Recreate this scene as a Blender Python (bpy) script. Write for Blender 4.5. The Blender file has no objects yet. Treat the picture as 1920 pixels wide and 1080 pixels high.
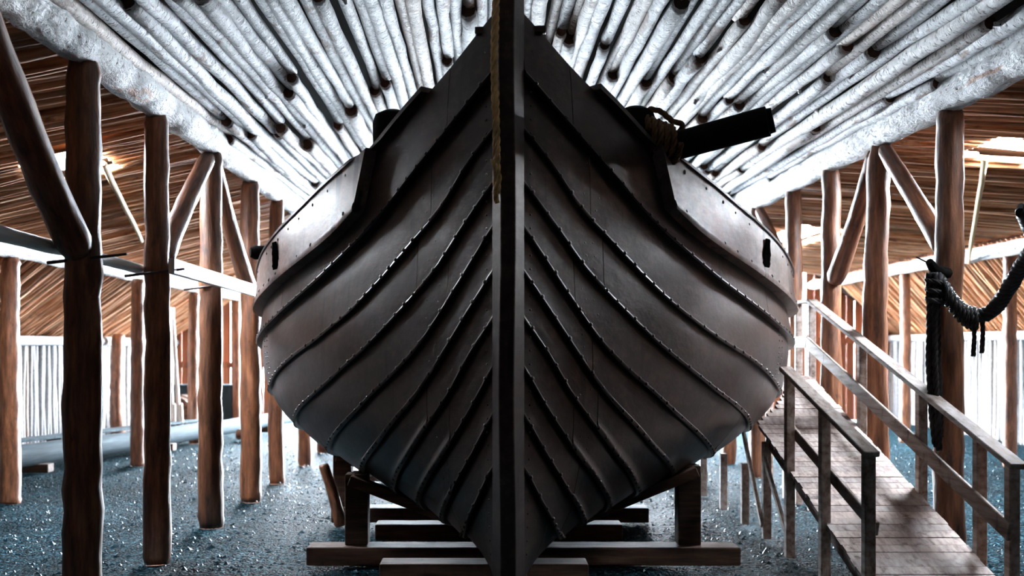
import bpy, math, random
import numpy as np
from mathutils import Vector, Quaternion, Matrix

random.seed(7)
SC = bpy.context.scene
COL = SC.collection

# ------------------------------------------------------------------ camera
EYE = 1.8
cam_d = bpy.data.cameras.new('camera')
cam = bpy.data.objects.new('camera', cam_d); COL.objects.link(cam)
cam.location = (0, 0, EYE); cam.rotation_euler = (math.pi / 2, 0, 0)
cam_d.sensor_width = 36; cam_d.lens = 35
cam_d.shift_x = 55 / 1920; cam_d.shift_y = 110 / 1920
cam_d.dof.use_dof = True; cam_d.dof.focus_distance = 7.6; cam_d.dof.aperture_fstop = 1.4
cam_d.clip_start = 0.05; cam_d.clip_end = 200
SC.camera = cam

# ------------------------------------------------------------------ light
SC.view_settings.view_transform = 'Standard'
SC.view_settings.look = 'None'
SC.view_settings.exposure = 0.0
SC.view_settings.gamma = 1
SC.view_settings.use_curve_mapping = False
SC.cycles.use_denoising = True

world = bpy.data.worlds.new('sky'); SC.world = world
world.use_nodes = True
bg = world.node_tree.nodes['Background']
bg.inputs['Color'].default_value = (0.80, 0.90, 1.0, 1)
bg.inputs['Strength'].default_value = 270

def portal(name, loc, rot, sx, sy):            # sampling guide for the sky light coming in by an opening; gives no light itself
    l = bpy.data.lights.new(name, 'AREA'); l.shape = 'RECTANGLE'
    l.size = sx; l.size_y = sy; l.cycles.is_portal = True
    o = bpy.data.objects.new(name, l); COL.objects.link(o)
    o.location = loc; o.rotation_euler = rot
    return o
portal('far_opening_portal', (0.4, 24.55, 2.35), (-math.pi / 2, 0, 0), 10.8, 4.7)
# roof lights of the two aisles and one added opening: |x| from, to, y from, to
HOLES = {'left': [(3.72, 4.3, 9.2, 10.2)],
         'right': [(5.0, 6.4, 9.65, 10.55), (5.2, 6.0, 16.4, 19.5), (4.45, 4.75, 7.05, 7.5)]}  # last right one: unseen opening, added to light the right of the hull
for s_, k_ in ((-1, 'left'), (1, 'right')):
    for x0, x1, y0, y1 in HOLES[k_]:
        portal('roof_opening_portal', (s_ * (x0 + x1) / 2, (y0 + y1) / 2, 4.15), (0, 0, 0), x1 - x0, y1 - y0)

# ------------------------------------------------------------------ material helpers
def mat(name):
    m = bpy.data.materials.new(name); m.use_nodes = True
    nt = m.node_tree
    return m, nt, nt.nodes['Principled BSDF']
def N(nt, t, **kw):
    n = nt.nodes.new(t)
    for k, v in kw.items():
        if k in n.inputs.keys(): n.inputs[k].default_value = v
        else: setattr(n, k, v)
    return n
def L(nt, a, ao, b, bi): nt.links.new(a.outputs[ao], b.inputs[bi])
def ramp(nt, src, out, stops):
    r = nt.nodes.new('ShaderNodeValToRGB')
    e = r.color_ramp.elements
    while len(e) < len(stops): e.new(0.5)
    for q, (p, c) in zip(e, stops):
        q.position = p; q.color = (c[0], c[1], c[2], 1)
    L(nt, src, out, r, 'Fac')
    return r
def mixc(nt, fac, a, b, mode='MIX'):
    m = nt.nodes.new('ShaderNodeMix'); m.data_type = 'RGBA'; m.blend_type = mode
    for sock, v in ((m.inputs[0], fac), (m.inputs[6], a), (m.inputs[7], b)):
        if isinstance(v, (int, float)): sock.default_value = v
        elif isinstance(v, tuple) and not hasattr(v[0], 'outputs'): sock.default_value = (*v, 1)
        else: nt.links.new(v[0].outputs[v[1]], sock)
    return m
MIXOUT = 2
def bump(nt, bsdf, src, out, strength, dist):
    b = N(nt, 'ShaderNodeBump'); b.inputs['Strength'].default_value = strength
    b.inputs['Distance'].default_value = dist
    L(nt, src, out, b, 'Height'); L(nt, b, 'Normal', bsdf, 'Normal')
    return b
def coords(nt, scale, offs=True):
    tc = N(nt, 'ShaderNodeTexCoord'); mp = N(nt, 'ShaderNodeMapping')
    mp.inputs['Scale'].default_value = scale
    if offs:                       # a different stretch of the pattern on every object
        oi = N(nt, 'ShaderNodeObjectInfo')
        mu = N(nt, 'ShaderNodeMath', operation='MULTIPLY'); mu.inputs[1].default_value = 37.0
        L(nt, oi, 'Random', mu, 0)
        ad = N(nt, 'ShaderNodeVectorMath', operation='ADD')
        L(nt, tc, 'Object', ad, 0); L(nt, mu, 'Value', ad, 1)
        L(nt, ad, 'Vector', mp, 'Vector')
    else:
        L(nt, tc, 'Object', mp, 'Vector')
    return mp

def birch(name, base, warm, dark, patch=(0.60, 0.68), rough=0.75, lent=(0.60, 0.67), bs=0.5, bd=0.012):
    m, nt, b = mat(name)
    oi = N(nt, 'ShaderNodeObjectInfo')
    tone = ramp(nt, oi, 'Random', [(0.0, tuple(c * 0.72 for c in base)), (0.3, base), (0.6, tuple(c * 0.86 for c in base)), (0.85, warm), (1.0, base)])
    tone.color_ramp.interpolation = 'CONSTANT' if False else 'LINEAR'
    c1 = coords(nt, (22, 22, 85))
    ln_ = N(nt, 'ShaderNodeTexNoise', Scale=1.0, Detail=3.0, Roughness=0.6); L(nt, c1, 'Vector', ln_, 'Vector')
    lr = ramp(nt, ln_, 'Fac', [(lent[0], (0, 0, 0)), (lent[1], (1, 1, 1))])
    c2 = coords(nt, (5, 5, 1.6))
    pat = N(nt, 'ShaderNodeTexNoise', Scale=1.0, Detail=4.0, Roughness=0.65); L(nt, c2, 'Vector', pat, 'Vector')
    pr = ramp(nt, pat, 'Fac', [(patch[0], (0, 0, 0)), (patch[1], (1, 1, 1))])
    c3 = coords(nt, (14, 14, 14))
    mot = N(nt, 'ShaderNodeTexNoise', Scale=1.0, Detail=5.0, Roughness=0.7); L(nt, c3, 'Vector', mot, 'Vector')
    mr = ramp(nt, mot, 'Fac', [(0.3, (0.62, 0.62, 0.63)), (0.6, (1, 1, 1))])
    x = mixc(nt, 1.0, (tone, 'Color'), (mr, 'Color'), 'MULTIPLY')
    x2 = mixc(nt, (pr, 'Color'), (x, MIXOUT), (dark[0] * 2.6, dark[1] * 2.3, dark[2] * 2.1))
    x3 = mixc(nt, (lr, 'Color'), (x2, MIXOUT), dark)
    L(nt, x3, MIXOUT, b, 'Base Color')
    b.inputs['Roughness'].default_value = rough
    ad = N(nt, 'ShaderNodeMath', operation='SUBTRACT'); L(nt, mot, 'Fac', ad, 0); L(nt, lr, 'Color', ad, 1)
    bump(nt, b, ad, 'Value', bs, bd)
    return m
def streaked(name, stops, scale=(26, 26, 2.2), rough=0.8, bs=0.4, bd=0.01, tonelo=0.55, spec=0.3, knots=True, toneobj=True):
    m, nt, b = mat(name)
    c1 = coords(nt, scale)
    n1 = N(nt, 'ShaderNodeTexNoise', Scale=1.0, Detail=5.0, Roughness=0.6); L(nt, c1, 'Vector', n1, 'Vector')
    col = ramp(nt, n1, 'Fac', stops)
    last = (col, 'Color')
    if toneobj:
        oi = N(nt, 'ShaderNodeObjectInfo')
        t = ramp(nt, oi, 'Random', [(0.0, (tonelo,) * 3), (1.0, (1.1, 1.05, 1.0))])
        x = mixc(nt, 1.0, last, (t, 'Color'), 'MULTIPLY'); last = (x, MIXOUT)
    c2 = coords(nt, (7, 7, 3))
    n2 = N(nt, 'ShaderNodeTexNoise', Scale=1.0, Detail=4.0, Roughness=0.7); L(nt, c2, 'Vector', n2, 'Vector')
    if knots:
        kr = ramp(nt, n2, 'Fac', [(0.30, (0.35, 0.30, 0.28)), (0.42, (1, 1, 1))])
        x = mixc(nt, 1.0, last, (kr, 'Color'), 'MULTIPLY'); last = (x, MIXOUT)
    L(nt, last[0], last[1], b, 'Base Color')
    b.inputs['Roughness'].default_value = rough
    b.inputs['Specular IOR Level'].default_value = spec
    ad = N(nt, 'ShaderNodeMath', operation='ADD'); L(nt, n1, 'Fac', ad, 0); L(nt, n2, 'Fac', ad, 1)
    bump(nt, b, ad, 'Value', bs, bd)
    return m
def flat(name, col, rough=0.6, spec=0.4, metal=0.0):
    m, nt, b = mat(name)
    c1 = coords(nt, (18, 18, 18))
    n1 = N(nt, 'ShaderNodeTexNoise', Scale=1.0, Detail=4.0); L(nt, c1, 'Vector', n1, 'Vector')
    r = ramp(nt, n1, 'Fac', [(0.3, tuple(c * 0.65 for c in col)), (0.7, tuple(min(1, c * 1.25) for c in col))])
    L(nt, r, 'Color', b, 'Base Color')
    b.inputs['Roughness'].default_value = rough
    b.inputs['Specular IOR Level'].default_value = spec
    b.inputs['Metallic'].default_value = metal
    bump(nt, b, n1, 'Fac', 0.25, 0.006)
    return m

M = {}
M['birch'] = birch('birch_bark', (0.86, 0.89, 0.91), (0.70, 0.59, 0.51), (0.075, 0.05, 0.04), (0.585, 0.64), 0.75, (0.585, 0.63), 0.8, 0.02)
M['birch_rail'] = birch('peeling_birch_bark', (0.78, 0.79, 0.80), (0.72, 0.68, 0.64), (0.16, 0.10, 0.07), (0.62, 0.70), 0.75, (0.60, 0.67), 1.0, 0.05)
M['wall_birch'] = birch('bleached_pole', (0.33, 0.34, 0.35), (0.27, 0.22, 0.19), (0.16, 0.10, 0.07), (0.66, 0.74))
M['end'] = streaked('sawn_log_end', [(0.3, (0.045, 0.022, 0.014)), (0.7, (0.13, 0.06, 0.035))], (20, 20, 20), knots=False)
M['warm'] = streaked('warm_roof_pole', [(0.30, (0.13, 0.045, 0.018)), (0.46, (0.44, 0.19, 0.085)), (0.60, (0.64, 0.36, 0.20)), (0.8, (0.74, 0.52, 0.37))], (24, 24, 1.6))
M['post'] = streaked('barked_post', [(0.30, (0.04, 0.014, 0.007)), (0.5, (0.17, 0.063, 0.027)), (0.68, (0.31, 0.125, 0.058)), (0.85, (0.42, 0.23, 0.14))], (20, 20, 2.6), bs=0.5, bd=0.015, tonelo=0.75, rough=0.5, spec=0.55)
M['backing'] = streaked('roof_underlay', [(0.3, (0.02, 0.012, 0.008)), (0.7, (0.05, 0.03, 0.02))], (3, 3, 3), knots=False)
M['redplank'] = streaked('red_plank', [(0.3, (0.20, 0.06, 0.03)), (0.6, (0.42, 0.16, 0.08)), (0.85, (0.52, 0.26, 0.15))], (16, 16, 1.2))
M['ramp'] = streaked('weathered_board', [(0.3, (0.20, 0.145, 0.13)), (0.5, (0.46, 0.37, 0.34)), (0.75, (0.66, 0.58, 0.55))], (22, 2.0, 22), bs=0.3, bd=0.004, tonelo=0.8, spec=0.4)
M['rail'] = streaked('rail_wood', [(0.3, (0.20, 0.13, 0.10)), (0.5, (0.46, 0.36, 0.31)), (0.75, (0.70, 0.62, 0.58))], (20, 2.0, 20), bs=0.3, bd=0.004, spec=0.4)
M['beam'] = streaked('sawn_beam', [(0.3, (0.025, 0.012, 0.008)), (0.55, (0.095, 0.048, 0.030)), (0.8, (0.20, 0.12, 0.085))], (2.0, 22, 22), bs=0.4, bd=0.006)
M['blacklog'] = flat('tarred_timber', (0.005, 0.0045, 0.0045), 0.9, 0.08)
M['iron'] = flat('dark_iron', (0.05, 0.032, 0.028), 0.36, 0.6, 0.4)
M['rope'] = flat('tan_rope', (0.72, 0.44, 0.19), 0.85, 0.2)
M['brownrope'] = flat('brown_rope', (0.13, 0.065, 0.032), 0.85, 0.2)
M['darkrope'] = flat('tarred_rope', (0.012, 0.0105, 0.0105), 0.6, 0.35)
M['slot'] = flat('black_opening', (0.002, 0.002, 0.002), 0.95, 0.0)
M['pale'] = streaked('pale_pole', [(0.3, (0.70, 0.68, 0.64)), (0.7, (0.90, 0.89, 0.87))], (24, 24, 2), knots=False, rough=0.45, spec=0.6)
M['yellowpole'] = streaked('yellowed_stick', [(0.3, (0.42, 0.30, 0.14)), (0.7, (0.74, 0.62, 0.42))], (24, 24, 2), knots=False)
M['greybark'] = streaked('grey_timber', [(0.3, (0.015, 0.026, 0.034)), (0.6, (0.038, 0.062, 0.078)), (0.8, (0.075, 0.11, 0.13))], (18, 18, 2), knots=False, spec=0.12, rough=0.8)

def hull_mat(name, lo, mid, hi, rough):
    m, nt, b = mat(name)
    tc = N(nt, 'ShaderNodeTexCoord'); mp = N(nt, 'ShaderNodeMapping')
    mp.inputs['Scale'].default_value = (16, 1.6, 16); L(nt, tc, 'Object', mp, 'Vector')
    n1 = N(nt, 'ShaderNodeTexNoise', Scale=1.0, Detail=6.0, Roughness=0.62); L(nt, mp, 'Vector', n1, 'Vector')
    mp2 = N(nt, 'ShaderNodeMapping'); mp2.inputs['Scale'].default_value = (2.2, 1.4, 0.9); L(nt, tc, 'Object', mp2, 'Vector')
    n2 = N(nt, 'ShaderNodeTexNoise', Scale=1.0, Detail=5.0, Roughness=0.6); L(nt, mp2, 'Vector', n2, 'Vector')
    mp3 = N(nt, 'ShaderNodeMapping'); mp3.inputs['Scale'].default_value = (9, 9, 0.9); L(nt, tc, 'Object', mp3, 'Vector')
    n3 = N(nt, 'ShaderNodeTexNoise', Scale=1.0, Detail=3.0); L(nt, mp3, 'Vector', n3, 'Vector')
    c = ramp(nt, n1, 'Fac', [(0.25, lo), (0.5, mid), (0.78, hi)])
    w = ramp(nt, n2, 'Fac', [(0.35, (0.55, 0.52, 0.52)), (0.62, (1.15, 1.12, 1.12))])
    x = mixc(nt, 1.0, (c, 'Color'), (w, 'Color'), 'MULTIPLY')
    mp4 = N(nt, 'ShaderNodeMapping'); mp4.inputs['Scale'].default_value = (1.3, 1.1, 1.3); mp4.inputs['Location'].default_value = (4.3, 1.7, 2.2); L(nt, tc, 'Object', mp4, 'Vector')
    n4 = N(nt, 'ShaderNodeTexNoise', Scale=1.0, Detail=6.0, Roughness=0.7); L(nt, mp4, 'Vector', n4, 'Vector')
    ru = ramp(nt, n4, 'Fac', [(0.50, (1, 1, 1)), (0.66, (1.5, 0.97, 0.82))])
    xr = mixc(nt, 1.0, (x, MIXOUT), (ru, 'Color'), 'MULTIPLY'); x = xr
    st = ramp(nt, n3, 'Fac', [(0.62, (0, 0, 0)), (0.68, (1, 1, 1))])
    x2 = mixc(nt, (st, 'Color'), (x, MIXOUT), tuple(q * 0.5 for q in lo))
    L(nt, x2, MIXOUT, b, 'Base Color')
    rr = N(nt, 'ShaderNodeMapRange'); rr.inputs['To Min'].default_value = rough - 0.12; rr.inputs['To Max'].default_value = rough + 0.2
    L(nt, n2, 'Fac', rr, 'Value'); L(nt, rr, 'Result', b, 'Roughness')
    b.inputs['Specular IOR Level'].default_value = 0.40
    b.inputs['Specular Tint'].default_value = (1.0, 0.78, 0.66, 1)
    ad = N(nt, 'ShaderNodeMath', operation='ADD'); L(nt, n1, 'Fac', ad, 0); L(nt, n2, 'Fac', ad, 1)
    bump(nt, b, ad, 'Value', 0.35, 0.008)
    return m
M['hull'] = hull_mat('tarred_hull_plank', (0.0085, 0.0048, 0.0040), (0.022, 0.0125, 0.0103), (0.058, 0.035, 0.029), 0.34)
M['wale'] = hull_mat('weathered_bulwark', (0.075, 0.050, 0.042), (0.15, 0.108, 0.094), (0.24, 0.185, 0.165), 0.40)
M['stem'] = hull_mat('stem_timber', (0.012, 0.008, 0.007), (0.032, 0.021, 0.019), (0.075, 0.053, 0.048), 0.40)

def ground_mat():
    m, nt, b = mat('gravel_ground')
    tc = N(nt, 'ShaderNodeTexCoord')
    v = N(nt, 'ShaderNodeTexVoronoi', Scale=42.0); L(nt, tc, 'Object', v, 'Vector')
    v2 = N(nt, 'ShaderNodeTexVoronoi', Scale=17.0); L(nt, tc, 'Object', v2, 'Vector')
    n = N(nt, 'ShaderNodeTexNoise', Scale=1.3, Detail=4.0); L(nt, tc, 'Object', n, 'Vector')
    c = ramp(nt, v, 'Color', [(0.2, (0.0006, 0.0024, 0.0036)), (0.50, (0.0024, 0.0100, 0.0145)), (0.76, (0.011, 0.040, 0.054)), (0.95, (0.075, 0.150, 0.178))])  # teal cast and pale cells put the cool sky glints into the base colour
    w = ramp(nt, n, 'Fac', [(0.35, (0.6, 0.6, 0.6)), (0.65, (1.2, 1.2, 1.2))])
    x = mixc(nt, 1.0, (c, 'Color'), (w, 'Color'), 'MULTIPLY')
    L(nt, x, MIXOUT, b, 'Base Color')
    b.inputs['Roughness'].default_value = 0.75
    b.inputs['Specular IOR Level'].default_value = 0.02
    b.inputs['Specular Tint'].default_value = (0.35, 0.80, 1, 1)
    ad = N(nt, 'ShaderNodeMath', operation='ADD'); L(nt, v, 'Distance', ad, 0); L(nt, v2, 'Distance', ad, 1)
    iv = N(nt, 'ShaderNodeMath', operation='MULTIPLY'); iv.inputs[1].default_value = -1.0; L(nt, ad, 'Value', iv, 0)
    bump(nt, b, iv, 'Value', 0.9, 0.03)
    return m
M['ground'] = ground_mat()
M['pebble'] = flat('wet_pebble', (0.003, 0.018, 0.027), 0.4, 0.12)
M['pebble'].node_tree.nodes['Principled BSDF'].inputs['Specular Tint'].default_value = (0.45, 0.85, 1, 1)

# ------------------------------------------------------------------ mesh helpers
class MB:
    def __init__(s): s.v = []; s.f = []; s.m = []
    def quad(s, *idx, mi=0): s.f.append(idx); s.m.append(mi)
    def box(s, c, size, R=None, mi=0, taper=(1, 1)):
        hx, hy, hz = (q / 2 for q in size); b = len(s.v)
        for z in (-1, 1):
            k = (1, 1) if z < 0 else taper
            for x, y in ((-1, -1), (1, -1), (1, 1), (-1, 1)):
                p = Vector((x * hx * k[0], y * hy * k[1], z * hz))
                if R is not None: p = R @ p
                s.v.append(tuple(Vector(c) + p))
        for q in ((0, 3, 2, 1), (4, 5, 6, 7), (0, 1, 5, 4), (1, 2, 6, 5), (2, 3, 7, 6), (3, 0, 4, 7)):
            s.quad(*(b + i for i in q), mi=mi)
    def beam(s, a, c, w, h, up=(0, 0, 1), mi=0):       # box from point a to point c
        a = Vector(a); c = Vector(c); y = (c - a).normalized()
        x = y.cross(Vector(up)).normalized(); z = x.cross(y)
        R = Matrix((x, y, z)).transposed()
        s.box((a + c) / 2, (w, (c - a).length, h), R, mi)
    def tube(s, pts, rad, seg=8, caps=True, mi=0, cmi=0, jit=0.0, rnd=random):
        pts = [Vector(p) for p in pts]; n = len(pts)
        if not hasattr(rad, '__len__'): rad = [rad] * n
        t0 = (pts[1] - pts[0]).normalized()
        ref = Vector((0, 0, 1)) if abs(t0.z) < 0.9 else Vector((1, 0, 0))
        u = t0.cross(ref).normalized(); base = len(s.v)
        for i, p in enumerate(pts):
            t = (pts[min(i + 1, n - 1)] - pts[max(i - 1, 0)]).normalized()
            u = (u - t * u.dot(t)).normalized(); w = t.cross(u)
            for k in range(seg):
                a = 2 * math.pi * k / seg
                r = rad[i] * (1 + (rnd.uniform(-jit, jit) if jit else 0))
                s.v.append(tuple(p + (u * math.cos(a) + w * math.sin(a)) * r))
        for i in range(n - 1):
            for k in range(seg):
                k2 = (k + 1) % seg
                s.quad(base + i * seg + k, base + i * seg + k2, base + (i + 1) * seg + k2, base + (i + 1) * seg + k, mi=mi)
        if caps:
            s.quad(*[base + k for k in range(seg)][::-1], mi=cmi)
            s.quad(*[base + (n - 1) * seg + k for k in range(seg)], mi=cmi)
    def mesh(s, name, mats, smooth=True, angle=None):
        me = bpy.data.meshes.new(name); me.from_pydata(s.v, [], s.f)
        for q in mats: me.materials.append(q)
        me.polygons.foreach_set('material_index', s.m)
        if smooth: me.polygons.foreach_set('use_smooth', [len(f) <= 4 for f in s.f])
        me.update()
        if angle: me.set_sharp_from_angle(angle=math.radians(angle))
        return me
def link(name, me, parent=None):
    o = bpy.data.objects.new(name, me); COL.objects.link(o)
    if parent is not None: o.parent = parent
    return o
def tag(o, label=None, cat=None, group=None, kind=None):
    if label: o['label'] = label
    if cat: o['category'] = cat
    if group: o['group'] = group
    if kind: o['kind'] = kind
    return o
def empty(name, loc, label=None, cat=None, group=None):
    o = bpy.data.objects.new(name, None); COL.objects.link(o); o.location = loc; o.empty_display_size = 0.2
    return tag(o, label, cat, group)
def bevel(o, w=0.01, seg=2):
    m = o.modifiers.new('bevel', 'BEVEL'); m.width = w; m.segments = seg; m.limit_method = 'ANGLE'
    return o

def log_mesh(name, seed, length, r0, r1, mats, seg=9, rings=8, jit=0.05, bend=0.02, rings_wob=0.06, knobs=0):
    rnd = random.Random(seed); b = MB()
    bx, by = rnd.uniform(-bend, bend), rnd.uniform(-bend, bend)
    pts, rad = [], []
    for i in range(rings + 1):
        q = i / rings; k = math.sin(math.pi * q)
        pts.append((bx * k + rnd.uniform(-1, 1) * bend * 0.25, by * k + rnd.uniform(-1, 1) * bend * 0.25, length * q))
        rad.append((r0 + (r1 - r0) * q) * (1 + rnd.uniform(-rings_wob, rings_wob)))
    rad[0] *= .82; rad[-1] *= .82; pts.insert(1, (pts[0][0], pts[0][1], r0 * .8)); rad.insert(1, r0); pts.insert(-1, (pts[-1][0], pts[-1][1], length - r1 * .8)); rad.insert(-1, r1)
    b.tube(pts, rad, seg, True, 0, 1, jit, rnd)
    for _ in range(knobs):                               # branch stubs
        z = rnd.uniform(0.05, 0.95) * length; a = rnd.uniform(0, 6.28); d = Vector((math.cos(a), math.sin(a), rnd.uniform(0.2, 0.7)))
        p = Vector((bx, by, 0)) * math.sin(math.pi * z / length) + Vector((0, 0, z))
        b.tube([p, p + d * (r0 * 1.35)], [r0 * 0.4, r0 * 0.26], 6, True, 0, 1)
    return b.mesh(name, mats)
def place_log(name, me, length, a, c, parent=None, thick=1.0, spin=None):
    a = Vector(a); c = Vector(c); d = c - a
    o = link(name, me, parent)
    o.rotation_mode = 'QUATERNION'
    q = Vector((0, 0, 1)).rotation_difference(d.normalized())
    o.rotation_quaternion = q @ Quaternion((0, 0, 1), random.uniform(0, 6.28) if spin is None else spin)
    o.location = a; o.scale = (thick, thick, d.length / length)
    return o

# ------------------------------------------------------------------ floor
def build_floor():
    nx, ny = 60, 90
    xs = np.linspace(-13, 15, nx); ys = np.linspace(-4, 40, ny)
    rnd = np.random.RandomState(3)
    v = [(x, y, 0.026 * math.sin(x * 2.3 + y * 0.7) * math.sin(y * 1.9 - x) + 0.012 * math.sin(x * 5.1 - y * 2.2) - 0.034 + rnd.uniform(-.012, .012)) for y in ys for x in xs]
    f = [(j * nx + i, j * nx + i + 1, (j + 1) * nx + i + 1, (j + 1) * nx + i) for j in range(ny - 1) for i in range(nx - 1)]
    me = bpy.data.meshes.new('floor'); me.from_pydata(v, [], f); me.materials.append(M['ground'])
    me.polygons.foreach_set('use_smooth', [True] * len(f))
    tag(link('floor', me), 'dark wet gravel floor of the boat shed', kind='structure')
    b = MB(); r = random.Random(5)
    base = [(1, 0, 0), (-1, 0, 0), (0, 1, 0), (0, -1, 0), (0, 0, .7), (0, 0, -.7)]
    tri = [(0, 2, 4), (2, 1, 4), (1, 3, 4), (3, 0, 4)]
    for _ in range(11000):
        y = 6.3 + 14 * r.random() ** 1.3; x = max(-7.3, min(9.7, r.uniform(-0.62, 0.62) * y * 1.05))
        s = r.uniform(0.008, 0.026) * (1.6 if r.random() < 0.06 else 1); a = r.uniform(0, 6.28); k = len(b.v)
        for p in base:
            px, py = p[0] * math.cos(a) - p[1] * math.sin(a) * 0.7, p[0] * math.sin(a) + p[1] * math.cos(a) * 0.7
            b.v.append((x + px * s * r.uniform(.8, 1.3), y + py * s * r.uniform(.8, 1.3), -.004 + p[2] * s))
        for t in tri: b.quad(*(k + i for i in t))
    tag(link('loose_gravel', b.mesh('loose_gravel', [M['pebble']], smooth=False)), 'loose wet pebbles scattered over the shed floor', 'gravel', kind='stuff')
build_floor()

# ------------------------------------------------------------------ main ceiling of lengthwise birch poles
XL, XR, XC = -2.75, 3.85, 0.55
ZE, ZR = 3.93, 4.72
Y0, Y1 = 3.0, 24.5
def ceil_z(x): return ZE + (ZR - ZE) * (1 - abs(x - XC) / (XR - XC))
def sheet(name, pts_rows, mtl):
    b = MB(); n = len(pts_rows[0])
    for row in pts_rows: b.v += [tuple(p) for p in row]
    for j in range(len(pts_rows) - 1):
        for i in range(n - 1): b.quad(j * n + i, j * n + i + 1, (j + 1) * n + i + 1, (j + 1) * n + i)
    return b.mesh(name, [mtl], smooth=False)
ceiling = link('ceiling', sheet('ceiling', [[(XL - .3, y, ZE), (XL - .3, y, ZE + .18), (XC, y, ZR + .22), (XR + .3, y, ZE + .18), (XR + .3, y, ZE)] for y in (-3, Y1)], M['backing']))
tag(ceiling, 'white birch pole ceiling over the ship', kind='structure')
CL = 4.4
cmesh = [log_mesh('ceiling_pole', 100 + i, CL, 0.058, 0.05, [M['birch'], M['end']], 10, 14, 0.06, 0.035, 0.09, knobs=(i % 3)) for i in range(10)]
def build_ceiling():
    r = random.Random(11); n = 62; cnt = 0
    for i in range(n):
        x = XL + 0.10 + (XR - XL - 0.2) * (i + 0.5) / n
        y = 1.6 + r.uniform(0, 5.6)
        zt = ceil_z(x)
        while y < Y1 - 0.5:
            ln = min(r.uniform(4.6, 7.4), Y1 - y); 
            if Y1 - (y + ln) < 1.2: ln = Y1 - y
            th = r.choice((0.9, 1.0, 1.05, 1.1, 1.2, 1.3))
            jx = r.uniform(-.018, .018); zz = zt + r.uniform(-.012, .02)
            place_log('ceiling_pole', r.choice(cmesh), CL, (x + jx, y, zz - 0.02), (x + r.uniform(-.03, .03), y + ln, zz + 0.04), ceiling, th)
            y += ln - r.uniform(0.0, 0.12); cnt += 1
    return cnt
n_ceiling = build_ceiling()

# eave logs over the post rows
emesh = [log_mesh('eave_log', 40 + i, 10.0, 0.15, 0.14, [M['birch_rail'], M['end']], 20, 150, 0.07, 0.03, 0.05, 0) for i in range(2)]
for i, (x, lab) in enumerate(((XL, 'thick peeling white eave log on the left row of posts'), (XR, 'thick peeling white eave log on the right row of posts'))):
    o = place_log('eave_log', emesh[i], 10.0, (x, Y0 + .6, 3.86), (x, Y1 - .1, 3.86), None, 1.0)
    tag(o, lab, 'log', 'eave logs')

# ------------------------------------------------------------------ side aisle roofs
UL = 3.0
umesh = [log_mesh('roof_pole', 200 + i, UL, 0.052, 0.044, [M['warm'], M['end']], 7, 6, 0.06, 0.03, 0.08) for i in range(8)]
def aisle(side):
    s = -1 if side == 'left' else 1
    if side == 'left':
        xi, zi, xo, zo, xw, zw = 2.70, 3.98, 5.55, 3.14, 7.6, 2.02
        holes = HOLES['left']
        sk1, sk2 = -0.9, 1.5
    else:
        xi, zi, xo, zo, xw, zw = 3.80, 3.98, 8.1, 3.52, 10.0, 2.12
        holes = HOLES['right']
        sk1, sk2 = -0.9, 1.6
    def zu(x): return zi + (zo - zi) * (x - xi) / (xo - xi)
    def up(x): return 0.10 + zu(x)
    b = MB()
    # upper sheet with the roof lights and the added opening left open
    xs = sorted({xi - .3, xo + .1, *[h[0] for h in holes], *[h[1] for h in holes]})
    ys = sorted({-3.0, Y1, *[h[2] for h in holes], *[h[3] for h in holes]})
    for i in range(len(xs) - 1):
        for j in range(len(ys) - 1):
            cx, cy = (xs[i] + xs[i + 1]) / 2, (ys[j] + ys[j + 1]) / 2
            if any(h[0] < cx < h[1] and h[2] < cy < h[3] for h in holes): continue
            k = len(b.v)
            for x, y in ((xs[i], ys[j]), (xs[i + 1], ys[j]), (xs[i + 1], ys[j + 1]), (xs[i], ys[j + 1])): b.v.append((s * x, y, up(x)))
            b.quad(k, k + 1, k + 2, k + 3)
    k = len(b.v)
    for x, y, z in ((xo, -3, zo + .1), (xw + .2, -3, zw + .1), (xw + .2, Y1, zw + .1), (xo, Y1, zo + .1)): b.v.append((s * x, y, z))
    b.quad(k, k + 1, k + 2, k + 3)
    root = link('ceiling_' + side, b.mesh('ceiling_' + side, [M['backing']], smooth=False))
    tag(root, 'warm brown pole roof of the %s aisle' % side, kind='structure')
    r = random.Random(21 if s < 0 else 22)
    y = 3.4
    while y < Y1 - 0.15:
        ya, yb = y, y + sk1
        def at(q): return (s * (xi + (xo - xi) * q), ya + (yb - ya) * q, zu(xi + (xo - xi) * q))
        cut = None
        for h in holes:
            qs = [q / 100 for q in range(101) if h[0] < xi + (xo - xi) * q / 100 < h[1] and h[2] - .03 < ya + (yb - ya) * q / 100 < h[3] + .03]
            if qs: cut = (min(qs), max(qs))
        spans = [(0, 1.02)] if cut is None else [(0, cut[0]), (cut[1], 1.02)]
        for q0, q1 in spans:
            if q1 - q0 < 0.04: continue
            a, c = Vector(at(q0)), Vector(at(q1))
            dz = r.uniform(-.012, .012)
            place_log('roof_pole', r.choice(umesh), UL, a + Vector((0, 0, dz)), c + Vector((0, 0, dz + r.uniform(-.01, .01))), root, r.uniform(0.85, 1.1))
        y += r.uniform(0.105, 0.13)
    y = 9.6
    while y < Y1 - 1.4:
        a = Vector((s * (xo - .02), y, zo - .04)); c = Vector((s * (xw + .15), y + sk2, zw - .03))
        place_log('roof_pole', r.choice(umesh), UL, a, c, root, r.uniform(0.85, 1.15))
        y += r.uniform(0.115, 0.15)
    return root
ceiling_left = aisle('left'); ceiling_right = aisle('right')

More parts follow.
